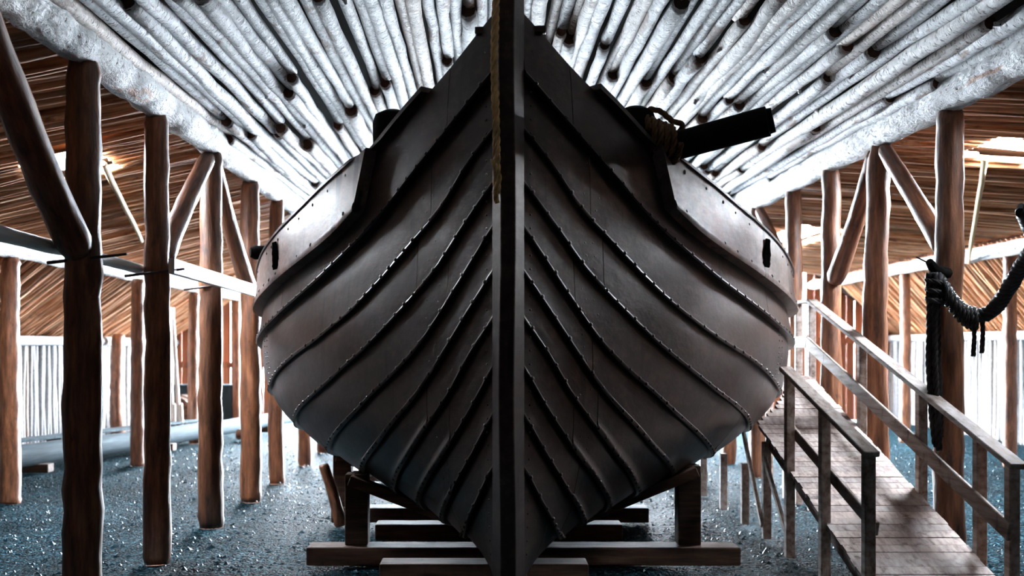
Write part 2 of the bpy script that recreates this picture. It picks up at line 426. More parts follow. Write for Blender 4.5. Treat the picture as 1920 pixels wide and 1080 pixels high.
# outer purlins
pm = [log_mesh('purlin_log', 60 + i, 9.0, 0.12, 0.11, [M['birch_rail'], M['end']], 12, 50, 0.06, 0.05, 0.05, 0) for i in range(2)]
for nm, x, z, lab in (('l', -5.5, 2.94, 'white birch purlin carried by the outer posts of the left aisle'), ('r', 8.05, 3.31, 'white birch purlin carried by the outer posts of the right aisle')):
    o = place_log('purlin_log', pm[0 if nm == 'l' else 1], 9.0, (x, 7.0, z), (x, Y1 - .1, z), None, 1.0)
    tag(o, lab, 'log', 'outer purlins')

# ------------------------------------------------------------------ walls
WL = 2.2
wm = [log_mesh('wall_pole', 300 + i, WL, 0.055, 0.048, [M['wall_birch'], M['end']], 7, 5, 0.05, 0.025, 0.07) for i in range(7)]
def side_wall(side, x, ztop, s):
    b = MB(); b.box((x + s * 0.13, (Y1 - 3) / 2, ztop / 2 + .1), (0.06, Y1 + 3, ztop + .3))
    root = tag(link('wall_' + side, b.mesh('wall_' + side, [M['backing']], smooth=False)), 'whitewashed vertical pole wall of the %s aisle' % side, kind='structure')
    r = random.Random(31 if s < 0 else 32); y = 12.8
    while y < Y1 - .05:
        place_log('wall_pole', r.choice(wm), WL, (x + r.uniform(-.015, .015), y, -.02), (x + r.uniform(-.03, .03), y + r.uniform(-.03, .03), ztop - .02), root, r.uniform(.75, 1.0))
        y += r.uniform(0.105, 0.135)
    place_log('wall_plate', wm[0], WL, (x - s * 0.07, 12.6, ztop - 0.1), (x - s * 0.07, Y1, ztop - 0.1), root, 1.7)
    return root
side_wall('left', -7.6, 2.0, -1); side_wall('right', 10.0, 2.1, 1)

def back_wall():
    root = MB(); root.box((0.4, Y1 + .12, 4.9), (10.9, 0.05, 0.5))
    w = tag(link('wall_back', root.mesh('wall_back', [M['redplank']], smooth=False)), 'red plank gable wall with a wide bright opening behind the ship', kind='structure')
    r = random.Random(41)
    pb = MB(); pb.box((0, 0, 0.5), (0.19, 0.04, 1.0)); pme = pb.mesh('wall_plank', [M['redplank']], smooth=False)
    def col(x, z0, z1):
        o = link('wall_plank', pme, w); o.location = (x, Y1 + r.uniform(0, .02), z0); o.scale = (1, 1, z1 - z0)
    x = -7.7
    while x < -4.95: col(x, 0, 3.9); x += 0.2
    x = 5.25
    while x < 10.2:
        if 7.05 < x < 7.95: col(x, 0, 2.0)
        else: col(x, 0, 4.0)
        x += 0.2
    tb = MB(); tb.box((-6.3, Y1 - .05, 1.35), (2.8, .06, .14)); tb.box((8.0, Y1 - .05, 1.95), (4.4, .06, .14))
    link('wall_girt', tb.mesh('wall_girt', [M['redplank']], smooth=False), w)
back_wall()
def front_wall():
    b = MB()
    for x0, x1, z0, z1 in ((-8, 10.5, 0, 5.2),):
        b.box(((x0 + x1) / 2, -2.9, (z0 + z1) / 2), (x1 - x0, .1, z1 - z0))
    tag(link('wall_front', b.mesh('wall_front', [M['backing']], smooth=False)), 'closed plank wall behind the viewer', kind='structure')
front_wall()

# ------------------------------------------------------------------ posts and braces
PL = 4.0
pmesh = [log_mesh('log_post', 400 + i, PL, 0.125, 0.105, [M['post'], M['end']], 14, 26, 0.03, 0.035, 0.035, 0) for i in range(7)]
LY = [5.25, 6.85, 8.41, 10.07, 11.8, 13.3, 15.4, 17.2, 19.0, 20.8]
RY = [6.8, 8.2, 9.65, 10.97, 12.4, 13.95, 15.6, 17.4, 19.3, 21.2]
Llab = ['log post of the left row just outside the picture edge', 'nearest thick dark log post at the left with a slanting brace', 'second log post from the left edge, dark straight trunk with white edge',
        'third log post of the left row with a greenish upper trunk', 'fourth log post of the left row beside the hull shoulder', 'fifth log post of the left row partly behind the hull', 'short lower stretch of log post seen under the left bilge',
        'left row log post hidden beyond the hull', 'left row log post farther beyond the hull', 'last log post of the left row by the opening']
Rlab = ['log post of the right row just outside the picture edge', 'nearest dark mottled log post at the right hung with ropes', 'second log post of the right row behind the handrail',
        'third log post of the right row with a brace leaning on it', 'fourth log post of the right row beside the hull shoulder', 'fifth log post of the right row with a forked brace', 'right row log post hidden beyond the hull',
        'right row log post farther beyond the hull', 'right row log post far back by the aisle', 'last log post of the right row by the opening']
rp = random.Random(51)
for i, y in enumerate(LY):
    o = place_log('log_post', pmesh[i % 7], PL, (XL, y, -0.06), (XL + rp.uniform(-.02, .02), y, 3.76), None, (0.95, 1.08, 0.93, 1.0, 1.02, .85, .85, .9, .9, .9)[i])
    tag(o, Llab[i], 'post', 'left row of posts')
for i, y in enumerate(RY):
    o = place_log('log_post', pmesh[(i + 3) % 7], PL, (XR, y, -0.06), (XR + rp.uniform(-.02, .02), y, 3.76), None, (1, 1.0, 1.0, 0.95, .9, .9, .9, .9, .9, .9)[i])
    tag(o, Rlab[i], 'post', 'right row of posts')
bmesh_ = [log_mesh('diagonal_brace', 450 + i, 2.0, 0.105, 0.085, [M['post'], M['end']], 12, 10, 0.03, 0.015, 0.03) for i in range(3)]
def brace(x, ya, za, yb, zb, th, lab, g):
    tag(place_log('diagonal_brace', bmesh_[int(ya * 10) % 3], 2.0, (x, ya, za), (x, yb, zb), None, th), lab, 'brace', g)
brace(XL, 6.75, 2.45, 5.35, 3.74, 1.15, 'massive slanting brace crossing the upper left corner', 'left braces')
brace(XL, 8.52, 2.52, 9.98, 3.70, .95, 'brace rising from the second left post to the third', 'left braces')
brace(XL, 11.70, 2.48, 10.17, 3.70, .9, 'brace falling from the third left post to the fourth', 'left braces')
brace(XL, 13.4, 2.5, 15.3, 3.70, .85, 'brace rising from the fifth left post behind the hull', 'left braces')
brace(XR, 8.30, 2.62, 9.55, 3.70, .85, 'brace falling from the second right post to the rope-hung post', 'right braces')
brace(XR, 10.87, 2.52, 9.75, 3.70, .95, 'brace falling from the second right post to the third', 'right braces')
brace(XR, 12.5, 2.75, 13.85, 3.70, .8, 'small orange brace on the fourth right post above the hull', 'right braces')
brace(XR, 15.5, 2.6, 14.05, 3.70, .8, 'brace on the far side of the fifth right post', 'right braces')
for x, y, zt, th, lab in ((-5.5, 11.6, 2.84, .95, 'outer aisle post at the left picture edge'), (-5.3, 15.3, 2.84, .9, 'orange outer post of the left aisle between two near posts'),
                          (-5.5, 19.0, 2.84, .9, 'outer aisle post behind the third left post'), (-5.5, 22.3, 2.84, .8, 'far outer post of the left aisle by the red wall'),
                          (-7.25, 19.8, 2.05, 1.15, 'pale stout post standing against the white left wall'),
                          (8.1, 15.3, 3.22, .85, 'outer aisle post at the right edge beyond the ropes'), (8.1, 19.1, 3.22, .85, 'thin outer post of the right aisle beyond the rope-hung post'),
                          (8.0, 22.6, 3.22, .8, 'farthest outer post of the right aisle')):
    tag(place_log('aisle_post', pmesh[int(y) % 7], PL, (x, y, -.06), (x, y, zt), None, th), lab, 'post', 'outer aisle posts')

# ------------------------------------------------------------------ the ship
SX, SY, YAW = 0.16, 6.2, math.radians(3.4)
SLEN = 9.6
ship = empty('wooden_ship', (SX, SY, 0), 'dark tarred clinker ship seen bow-on, raised on timber cradles', 'ship')
ship.rotation_euler = (0, 0, -YAW)
ZB = [.30, .42, .55, .73, 1.0, 1.34, 1.8, 2.3, 3.0, 4.2]
BMV = [1.045 * q for q in (.08, .75, 1.28, 1.82, 2.3, 2.6, 2.69, 2.615, 2.59, 2.55)]
class Pchip:
    def __init__(s, x, y):
        s.x = np.array(x, float); s.y = np.array(y, float); h = np.diff(s.x); d = np.diff(s.y) / h
        m = np.zeros(len(x)); m[0], m[-1] = d[0], d[-1]
        for i in range(1, len(x) - 1):
            if d[i - 1] * d[i] > 0:
                w1, w2 = 2 * h[i] + h[i - 1], h[i] + 2 * h[i - 1]; m[i] = (w1 + w2) / (w1 / d[i - 1] + w2 / d[i])
        s.m = m
    def __call__(s, q):
        q = min(max(q, s.x[0]), s.x[-1]); i = int(min(max(np.searchsorted(s.x, q) - 1, 0), len(s.x) - 2))
        h = s.x[i + 1] - s.x[i]; t = (q - s.x[i]) / h
        return float((1 + 2 * t) * (1 - t) ** 2 * s.y[i] + t * (1 - t) ** 2 * h * s.m[i] + t * t * (3 - 2 * t) * s.y[i + 1] + t * t * (t - 1) * h * s.m[i + 1])
Bm = Pchip(ZB, BMV)
def half(t, z):
    t = min(t, SLEN - t); Lz = 5.3 - 0.12 * (z - .3)
    q = min(max(t / Lz, 0), 1); fl = min(max((z - .3) / 3.5, 0), 1)
    return 0.07 + (Bm(z) - .07) * (1 - (1 - q) ** 2.05) ** (1.08 - 0.08 * fl)
LAPS = {
 'S': [(0, 3.90), (.34, 3.60), (.65, 3.39), (.91, 3.22), (1.17, 3.12), (1.47, 3.02), (1.85, 2.90), (2.27, 2.80), (2.94, 2.66), (3.4, 2.57), (4.5, 2.46), (6, 2.40)],
 'W': [(0, 3.7), (.6, 3.12), (1.03, 2.80), (1.39, 2.62), (2.28, 2.39), (2.88, 2.28), (3.64, 2.16), (4.5, 2.10), (6, 2.05)],
 'A': [(0, 3.48), (.24, 3.25), (.59, 2.95), (.81, 2.77), (1.02, 2.63), (1.27, 2.5), (1.72, 2.31), (2.19, 2.16), (2.91, 1.98), (3.51, 1.88), (4.5, 1.77), (6, 1.72)],
 'B': [(0, 3.15), (.16, 2.98), (.38, 2.70), (.63, 2.49), (.96, 2.24), (1.28, 2.04), (1.76, 1.83), (2.13, 1.72), (2.67, 1.57), (3.45, 1.39), (4.5, 1.27), (6, 1.2)],
 'C': [(0, 2.82), (.24, 2.53), (.42, 2.31), (.71, 2.05), (1.01, 1.82), (1.33, 1.64), (1.85, 1.41), (2.39, 1.24), (3.2, 1.05), (4.5, .92), (6, .87)],
 'D': [(0, 2.55), (.15, 2.34), (.28, 2.16), (.57, 1.79), (.76, 1.63), (1.02, 1.46), (1.32, 1.28), (1.71, 1.12), (2.4, .92), (3.4, .76), (4.5, .70), (6, .67)],
 'E': [(0, 2.27), (.18, 2.02), (.45, 1.64), (.62, 1.45), (.84, 1.27), (1.2, 1.05), (1.8, .83), (2.6, .67), (4, .57), (6, .54)],
 'F': [(0, 1.98), (.16, 1.76), (.35, 1.47), (.6, 1.2), (.9, .97), (1.4, .74), (2.2, .56), (3.5, .47), (6, .45)],
 'G': [(0, 1.68), (.24, 1.3), (.5, 1.02), (.9, .76), (1.5, .55), (2.5, .43), (6, .385)],
 'H': [(0, 1.38), (.2, 1.08), (.5, .78), (.9, .58), (1.6, .43), (3, .36), (6, .345)],
 'I': [(0, 1.05), (.2, .78), (.5, .56), (.9, .45), (1.6, .37), (3, .33), (6, .32)],
 'K': [(0, .303), (6, .303)]}
LAPF = {k: Pchip(*zip(*v)) for k, v in LAPS.items()}
def lap(k, t): return LAPF[k](min(t, SLEN - t))
def hp(side, t, z, off=0.0):                            # point on the hull, pushed outwards by off
    e = 1e-3; x = half(t, z)
    bt = (half(t + e, z) - half(t - e, z)) / (2 * e) if 2e-3 < t < SLEN - 2e-3 else (1.2 if t < 1 else -1.2)
    bz = (half(t, z + e) - half(t, max(z - e, .3))) / (2 * e)
    bt = max(-1.6, min(1.6, bt)); bz = max(-3, min(3, bz))
    n = Vector((1, -bt, -bz)).normalized()
    return Vector((side * (x + n.x * off), t + n.y * off, z + n.z * off))
def plank(name, side, zl, zu, t0, t1, nt, prof, back, mtl, slant=0.0):
    # prof: list of (fraction across from lower edge, outward offset)
    b = MB(); n = len(prof)
    def T(j, q): return t0 + (t1 - t0) * j / nt + (slant * (1 - q) * (1 - j / nt))
    for j in range(nt + 1):
        for q, off in prof:
            t = T(j, q); a, c = zl(t), zu(t); b.v.append(tuple(hp(side, t, a + (c - a) * q, off)))
    B = len(b.v)
    for j in range(nt + 1):
        for q in (0, 1):
            t = T(j, q); a, c = zl(t), zu(t); b.v.append(tuple(hp(side, t, a + (c - a) * q, back)))
    fl = side < 0
    def Q(*i): b.quad(*(i[::-1] if fl else i))
    for j in range(nt):
        for k in range(n - 1): Q(j * n + k, (j + 1) * n + k, (j + 1) * n + k + 1, j * n + k + 1)
        p, q = B + 2 * j, B + 2 * (j + 1)
        Q(p, q, (j + 1) * n, j * n)                    # lower edge
        Q(j * n + n - 1, (j + 1) * n + n - 1, q + 1, p + 1)   # upper edge
        Q(p + 1, q + 1, q, p)                          # inside
    Q(*[k for k in range(n)], B + 1, B)
    e = nt * n; Q(B + 2 * nt, B + 2 * nt + 1, *[e + k for k in range(n)][::-1])
    me = b.mesh(name, [mtl], smooth=True, angle=32)
    return link(name, me, ship)
order = ['S', 'A', 'B', 'C', 'D', 'E', 'F', 'G', 'H', 'I', 'K']
rs = random.Random(61)
for si, side in enumerate((1, -1)):
    for i in range(len(order) - 1):
        u, l = order[i], order[i + 1]
        zu, zl = (lambda t, k=u: lap(k, t)), (lambda t, k=l: lap(k, t))
        cuts = [0.0, 0.36 + 0.10 * (i % 3) + rs.uniform(-.03, .03), 2.6 + 0.75 * (i % 3) + rs.uniform(-.2, .2), 6.0 + rs.uniform(-.5, .5), 9.1, SLEN]
        if i == 0: cuts[1] = 0.30
        for a, c in zip(cuts[:-1], cuts[1:]):
            hgt = max(0.15, zu((a + c) / 2) - zl((a + c) / 2))
            w = min(0.2, 0.035 / hgt)
            prof = [(0, .030), (w * .4, .034), (w * .8, .031), (w * .95, .025), (.35, .020), (.6, .014), (.82, .008), (1.0, .001)]
            if i == 0: prof = [(q_, o_ * 1.9) for q_, o_ in prof]
            plank('hull_plank', side, zl, zu, a + .002, c - .002, max(10, int((c - a) * 12)), prof, -.012, M['hull'])
    # pale bulwark plank fastened outside the sheer strake
    zl = lambda t: lap('W', t); zu = lambda t: lap('S', t) + .015
    for a, c, sl in ((0.93, 3.75, 0.12), (3.755, 6.9, 0), (6.905, 8.6, 0)):
        o = plank('bulwark_plank', side, zl, zu, a, c, 30, [(0, .140), (.06, .147), (.12, .143), (.13, .135), (.5, .122), (.97, .110), (1, .104)], .012, M['wale'], sl)
        tag(o, 'pale weathered outer bulwark plank')
    # rail cap
    b = MB(); prev = None; t0, t1, n = .47, 9.1, 70
    for j in range(n + 1):
        t = t0 + (t1 - t0) * j / n; z = lap('S', t)
        up = .035 if t < 0.95 else 0.02
        p = hp(side, t, z, 0); nrm = (hp(side, t, z, .1) - p); nrm.z = 0; nrm.normalize()
        wo = .065 if t < 1 else .125
        for dx, dz in ((-.09, 0), (wo, 0), (wo, up), (-.09, up)): b.v.append(tuple(p + nrm * dx + Vector((0, 0, dz))))
        if j:
            k = 4 * j
            for q in range(4):
                f = (k - 4 + q, k + q, k + (q + 1) % 4, k - 4 + (q + 1) % 4); b.quad(*(f if side < 0 else f[::-1]))
    b.quad(0, 1, 2, 3); b.quad(4 * n + 3, 4 * n + 2, 4 * n + 1, 4 * n)
    link('rail_cap', b.mesh('rail_cap', [M['stem']], smooth=True, angle=30), ship)
# rivets: too small to count one by one
def rivets():
    b = MB(); r = random.Random(71)
    def dome(p, n, s):
        u = n.orthogonal().normalized(); w = n.cross(u); k = len(b.v)
        for h, q in ((-.2, 1.0), (.45, .8)):
            for a in range(6):
                c = a * math.pi / 3; b.v.append(tuple(p + (u * math.cos(c) + w * math.sin(c)) * s * q + n * s * h))
        b.v.append(tuple(p + n * s * .75))
        for a in range(6):
            a2 = (a + 1) % 6
            b.quad(k + a, k + a2, k + 6 + a2, k + 6 + a); b.quad(k + 6 + a, k + 6 + a2, k + 12)
    for side in (1, -1):
        for k in order[1:-1]:
            t = 0.06
            while t < SLEN - .05:
                z = lap(k, t) + 0.020; off = .033 * (1.9 if k == 'A' else 1)
                p = hp(side, t, z, off); n = (hp(side, t, z, off + .1) - p).normalized(); dome(p, n, r.uniform(.011, .017))
                t += r.uniform(.085, .13) * (0.75 if t < 1.2 else 1.25)
        t = 1.15
        while t < 8.5:
            for z, off in ((lap('W', t) + .05, .141), (lap('S', t) - .06, .112)):
                if r.random() < .8:
                    p = hp(side, t, z, off); n = (hp(side, t, z, off + .1) - p).normalized(); dome(p, n, r.uniform(.012, .018))
            t += r.uniform(.17, .26)
        for tt in (.42, .50):                            # nails down the hood ends
            for q in range(26):
                z = .9 + q * .1 + r.uniform(-.02, .02); t2 = tt + r.uniform(-.02, .02)
                if z < lap('S', t2) - .1:
                    i = max(j for j in range(len(order) - 1) if lap(order[j], t2) >= z)
                    zu_, zl_ = lap(order[i], t2), lap(order[i + 1], t2); qq = (z - zl_) / max(.01, zu_ - zl_)
                    p = hp(side, t2, z, .026 - .024 * qq); n = (hp(side, t2, z, .2) - p).normalized(); dome(p, n, .008)
        for q in range(40):                              # nails beside the stem
            z = .5 + q * .085
            if z < 3.7:
                p = hp(side, .05, z, .028); n = (hp(side, .05, z, .2) - p).normalized(); dome(p, n, .008)
        for tb in (3.0, 3.12):
            for q in range(16):
                z = 1.5 + q * .05 + r.uniform(-.01, .01)
                p = hp(side, tb, z, .022); n = (hp(side, tb, z, .2) - p).normalized(); dome(p, n, .009)
    o = link('rivets', b.mesh('rivets', [M['iron']]), ship); o['kind'] = 'stuff'
rivets()
# stem, keel, stern post
def ship_part(name, b, mtl, label=None, bev=0, smooth=False):
    o = link(name, b.mesh(name, [mtl] if not isinstance(mtl, list) else mtl, smooth=smooth, angle=35 if smooth else None), ship)
    if bev: bevel(o, bev)
    if label: o['label'] = label
    return o
for nm, d in (('stem_post', -1), ('stern_post', 1)):
    b = MB(); ys = 0.0 if d < 0 else SLEN
    rows = []
    for j, z in enumerate(np.linspace(.14, 4.55, 24)):
        k = len(b.v); wv = 0.006 * math.sin(z * 3.1)
        for x, y in ((-.098, .07), (-.098, -.03), (-.045 + wv, -.20), (.045 + wv, -.20), (.098, -.03), (.098, .07)):
            b.v.append((x, ys - d * (y) if d > 0 else ys + y, z))
        if j:
            for q in range(6):
                f = (k - 6 + q, k - 6 + (q + 1) % 6, k + (q + 1) % 6, k + q); b.quad(*(f if d < 0 else f[::-1]))
    b.quad(*range(6)); b.quad(*range(len(b.v) - 6, len(b.v)))
    ship_part(nm, b, M['stem'], bev=.008)
b = MB(); b.box((0, SLEN / 2, .235), (.15, SLEN - .1, .17)); ship_part('keel', b, M['stem'], bev=.01)
b = MB(); b.beam((-.215, .10, 3.80), (.235, .10, 3.80), .05, .045); ship_part('cross_bar', b, M['stem'], bev=.006)
b = MB()                                                # deck closing the hull
for j in range(41):
    t = .3 + (SLEN - .6) * j / 40; z = min(lap('S', t) - .55, 2.6) 
    for q in (-1, 1): b.v.append((q * (half(t, z) - .03), t, z))
    if j: k = 2 * j; b.quad(k - 2, k - 1, k + 1, k)
ship_part('deck', b, M['beam'])
# timberheads, catheads
for side in (1, -1):
    b = MB(); zt = 3.53
    b.tube([(side * .86, 1.05, 2.55), (side * .88, 1.05, 3.30), (side * .885, 1.05, 3.44), (side * .887, 1.05, 3.50), (side * .888, 1.05, zt)], [.15, .15, .147, .125, .06], 16)
    ship_part('timberhead', b, M['blacklog'], 'black rounded timberhead', smooth=True)
b = MB()
b.tube([(.80, 1.12, 3.17), (1.06, 1.0, 3.21), (1.09, .99, 3.215), (1.10, .985, 3.215), (1.16, .96, 3.225), (1.17, .955, 3.23), (1.70, .75, 3.335), (1.755, .73, 3.345), (1.757, .73, 3.345), (1.79, .72, 3.352)],
       [.095, .098, .098, .112, .112, .1, .104, .104, .088, .084], 18)
ship_part('cathead', b, M['blacklog'], 'black cathead log pointing out to the right', smooth=True)
b = MB()
b.tube([(-1.9, 3.5, 2.70), (-2.34, 3.27, 2.70), (-2.53, 3.17, 2.70), (-2.57, 3.15, 2.70)], [.07, .072, .068, .045], 14)
ship_part('boom_end', b, M['blacklog'], 'dark blunt log end over the left rail', smooth=True)
for side in (1, -1):                                   # dark worn slot through each bulwark
    b = MB(); r = random.Random(81 + side); n = 14; tc = 2.36
    for j in range(n + 1):
        z = 2.47 + .24 * j / n; wdt = .085 * (0.55 + .45 * math.sin(math.pi * min(1, j / n + .12))) * r.uniform(.75, 1.15)
        for dt in (-wdt, 0, wdt): b.v.append(tuple(hp(side, tc + dt + .02 * j / n + r.uniform(-.006, .006), z, .132)))
        if j:
            for k in (3 * j, 3 * j + 1): b.quad(*((k - 3, k - 2, k + 1, k) if side > 0 else (k, k + 1, k - 2, k - 3)))
    o = ship_part('bulwark_slot', b, M['slot'], 'ragged black slot in the bulwark')
    m = o.modifiers.new('solid', 'SOLIDIFY'); m.thickness = .012; m.offset = 0

# ------------------------------------------------------------------ ropes
def rope_mesh(name, path, rad, mtl, strands=3, pitch=None, seg=6):
    pts = [Vector(p) for p in path]
    # resample
    out = [pts[0]]; step = rad * 0.55
    for a, c in zip(pts[:-1], pts[1:]):
        n = max(1, int((c - a).length / step))
        out += [a + (c - a) * (i + 1) / n for i in range(n)]
    for _ in range(6):
        out = [out[0]] + [(out[i - 1] + out[i] * 2 + out[i + 1]) / 4 for i in range(1, len(out) - 1)] + [out[-1]]
    pitch = pitch or rad * 7
    b = MB(); fr = []; s = 0; u = None
    for i, p in enumerate(out):
        t = (out[min(i + 1, len(out) - 1)] - out[max(i - 1, 0)]).normalized()
        if u is None: u = t.orthogonal().normalized()
        u = (u - t * u.dot(t)).normalized(); w = t.cross(u)
        if i: s += (p - out[i - 1]).length
        fr.append((p, u.copy(), w, s))
    for k in range(strands):
        q = []
        for p, u_, w_, s_ in fr:
            a = 2 * math.pi * (s_ / pitch + k / strands); q.append(p + (u_ * math.cos(a) + w_ * math.sin(a)) * rad * .5)
        b.tube(q, rad * .54, seg)
    return b.mesh(name, [mtl])
def world_of_ship(p):
    c, s = math.cos(-YAW), math.sin(-YAW)
    return Vector((SX + p[0] * c - p[1] * s, SY + p[0] * s + p[1] * c, p[2]))
W_ = world_of_ship
o = link('bow_rope', rope_mesh('bow_rope', [W_((-.072, -.238, 4.6)), W_((-.066, -.238, 3.9)), W_((-.078, -.238, 3.5)), W_((-.064, -.238, 3.1)), W_((-.060, -.238, 2.72))], .024, M['rope']))
tag(o, 'tan twisted rope hanging down the front of the stem', 'rope')
b = MB()
o = link('rope_knot', rope_mesh('rope_knot', [W_((-.085, -.238, 2.92)), W_((-.063, -.268, 2.86)), W_((-.043, -.245, 2.80)), W_((-.066, -.222, 2.76)), W_((-.070, -.258, 2.70)), W_((-.060, -.248, 2.66))], .017, M['rope'], 3))
tag(o, 'knotted tan end of the rope on the stem', 'rope')
lash = []
for k in range(90):
    q = k / 89; a = q * 2 * math.pi * 5
    c = Vector((.93 + .22 * q, 1.0 - .03 * q, 3.33 - .10 * q)); lash.append(W_(c + Vector((.05 * math.cos(a) * .6, -.13 * math.cos(a), .125 * math.sin(a)))))
tag(link('lashing_rope', rope_mesh('lashing_rope', lash, .024, M['brownrope'])), 'brown rope lashed round the right timberhead and cathead', 'rope')
tag(link('rope_loop', rope_mesh('rope_loop', [W_((.97, .98, 3.50)), W_((1.05, .95, 3.48)), W_((1.11, .93, 3.42)), W_((1.15, .93, 3.38)), W_((1.19, .94, 3.40)), W_((1.215, .96, 3.36)), W_((1.18, .98, 3.32)), W_((1.08, .97, 3.33))], .022, M['brownrope'])), 'short loop of brown rope arching above the cathead', 'rope')

# ropes on the near right post
y0 = RY[1]
def P(u, v, d): return Vector(((u - 905) * d / 1867, d, EYE + (650 - v) * d / 1867))
big = [P(1758, 520, 8.02), P(1772, 548, 8.0), P(1795, 578, 7.98), P(1830, 598, 7.92), P(1860, 588, 7.84), P(1885, 552, 7.7), P(1912, 505, 7.5), P(1945, 455, 7.2), (XR - .1, 6.9, 2.75)]
o = link('mooring_rope', rope_mesh('mooring_rope', big, .062, M['darkrope'], 4, .19, 8)); tag(o, 'thick dark rope drooping from the near right post out of the picture', 'rope')
wrap = []
for k in range(120):
    q = k / 119; a = q * 2 * math.pi * 8; c = P(1770 + 62 * q, 545 + 52 * math.sin(q * 1.7), 7.99 - .07 * q)
    wrap.append(c + Vector((.03 * math.cos(a), .085 * math.cos(a), .085 * math.sin(a))))
tag(link('rope_whipping', rope_mesh('rope_whipping', wrap, .018, M['darkrope'])), 'dark cord wound in coils around the drooping rope', 'rope')
for u, v0, v1, lab in ((1826, 600, 668, 'left of two short rope tails under the drooping rope'), (1842, 592, 662, 'right of two short rope tails under the drooping rope')):
    tag(link('rope_tail', rope_mesh('rope_tail', [P(u, v0, 7.9), P(u + 1, (v0 + v1) / 2, 7.9), P(u - 1, v1, 7.9)], .019, M['darkrope'])), lab, 'rope', 'rope tails')
hang = empty('rope_hank', P(1752, 540, 8.0), 'long black rope hank hanging beside the near right post', 'rope')
for k, (dx, dy, l) in enumerate(((-.045, 0, 1.25), (-.01, -.03, 1.3), (.03, .0, 1.2), (.005, .04, 1.28))):
    me = rope_mesh('rope_strand', [Vector((dx, dy, .12)), Vector((dx * .8, dy, -.2)), Vector((dx, dy, -.6)), Vector((dx * .9 + .02, dy, -1.0)), Vector((dx * .5 + .03, dy, -l))], .027, M['darkrope'])
    link('rope_strand', me, hang)
cb = [Vector((.062 * math.cos(a), .062 * math.sin(a), .1 - .012 * a)) for a in np.linspace(0, 19, 60)]
link('rope_collar', rope_mesh('rope_collar', cb, .022, M['darkrope']), hang)
b = MB(); p = P(1750, 512, 8.1)
b.tube([(XR - .05, 8.15, 2.40), tuple(P(1752, 505, 8.02)), tuple(P(1742, 490, 7.98))], [.05, .045, .03], 8); b.tube([tuple(P(1755, 500, 8.02)), tuple(P(1718, 482, 7.96))], [.008, .005], 6)
tag(link('rope_peg', b.mesh('rope_peg', [M['blacklog']])), 'stubby black peg on the near right post holding the ropes', 'peg')

# ------------------------------------------------------------------ cradles and blocks under the hull
def cradle(d, xl, xr, top, upl, upr, lab):
    t = d - SY
    c = empty('ship_cradle', (SX + t * math.sin(YAW), d, 0), lab, 'cradle', 'ship cradles'); cx = c.location.x
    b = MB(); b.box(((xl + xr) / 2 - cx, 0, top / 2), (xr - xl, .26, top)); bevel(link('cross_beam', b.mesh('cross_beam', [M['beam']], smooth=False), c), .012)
    for x, w in ((upl, .19), (upr, .19)):
        lx = x - cx; s = 1 if lx > 0 else -1
        zt = 0.4
        for z in np.arange(.31, 1.5, .005):
            if half(t, z) < abs(lx) - .09: zt = z
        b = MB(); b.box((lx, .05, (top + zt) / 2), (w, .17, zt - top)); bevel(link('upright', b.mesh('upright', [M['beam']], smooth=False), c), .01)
        pts = [(x2, z2) for x2, z2 in ((half(t, z), z - .075) for z in (.36, .44, .54, .64)) if x2 < abs(lx) + .15]
        b = MB()
        a = Vector((s * pts[0][0], -.05, pts[0][1])); e = Vector((s * (abs(lx) + .05), -.05, zt - .04))
        b.beam(a, e, .16, .085); bevel(link('cradle_arm', b.mesh('cradle_arm', [M['beam']], smooth=False), c), .008)
cradle(8.30, -1.45, 2.12, .15, -1.05, 1.72, 'nearest timber cradle under the bow')
cradle(10.3, -1.55, 1.70, .15, -1.45, 2.1, 'second timber cradle behind the nearest one')
cradle(13.4, -1.9, 3.0, .15, -1.5, 2.6, 'farthest timber cradle under the hull')
for x0, x1, y, h, lab in ((-.78, .80, 7.62, .16, 'short heavy block under the forefoot'), (-1.0, 1.3, 9.35, .15, 'keel block between the two near cradles')):
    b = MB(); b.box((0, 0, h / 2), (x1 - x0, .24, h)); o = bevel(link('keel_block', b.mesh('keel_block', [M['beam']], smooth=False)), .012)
    o.location = ((x0 + x1) / 2, y, 0); tag(o, lab, 'block', 'keel blocks')
tag(place_log('hull_shore', bmesh_[0], 2.0, (-1.42, 10.0, 0.0), (-1.60, 10.0, .62), None, .6), 'slim slanting shore under the left bilge', 'shore')

# ------------------------------------------------------------------ boarding ramp
rampo = empty('boarding_ramp', (3.1, 8.5, 0), 'wooden plank ramp with handrails climbing along the right of the ship', 'ramp')
RO = Vector((3.1, 8.5, 0))
def dz(d): return .24 + .33 * (d - 7.0) if d < 10.7 else 1.461
def hull_x(d, z):                                       # right side of the hull at this depth
    t = d - SY; return SX + t * math.sin(YAW) + half(max(t, 0), max(z, .31)) + .12
def rpart(name, b, mtl=None, bev=.006):
    for i, p in enumerate(b.v): b.v[i] = tuple(Vector(p) - RO)
    o = link(name, b.mesh(name, [mtl or M['rail']], smooth=False), rampo)
    if bev: bevel(o, bev, 1)
    return o
d = 6.36; rr = random.Random(91)
while d < 12.6:
    xl = max(2.62, hull_x(d, dz(d))); xr = 3.54
    slope = math.atan(.33) if d < 10.66 else 0
    b = MB(); R = Matrix.Rotation(slope, 3, 'X')
    b.box(((xl + xr) / 2 + rr.uniform(-.01, .01), d, dz(d) + rr.uniform(-.003, .003)), (xr - xl, .098, .032), R)
    rpart('deck_plank', b, M['ramp'], 0)
    d += .103 * (math.cos(slope))
for x in (2.70, 3.47):
    b = MB(); b.beam((x, 6.4, dz(6.4) - .09), (x, 9.4 if x < 3 else 10.7, dz(9.4 if x < 3 else 10.7) - .09), .05, .14); rpart('stringer', b)
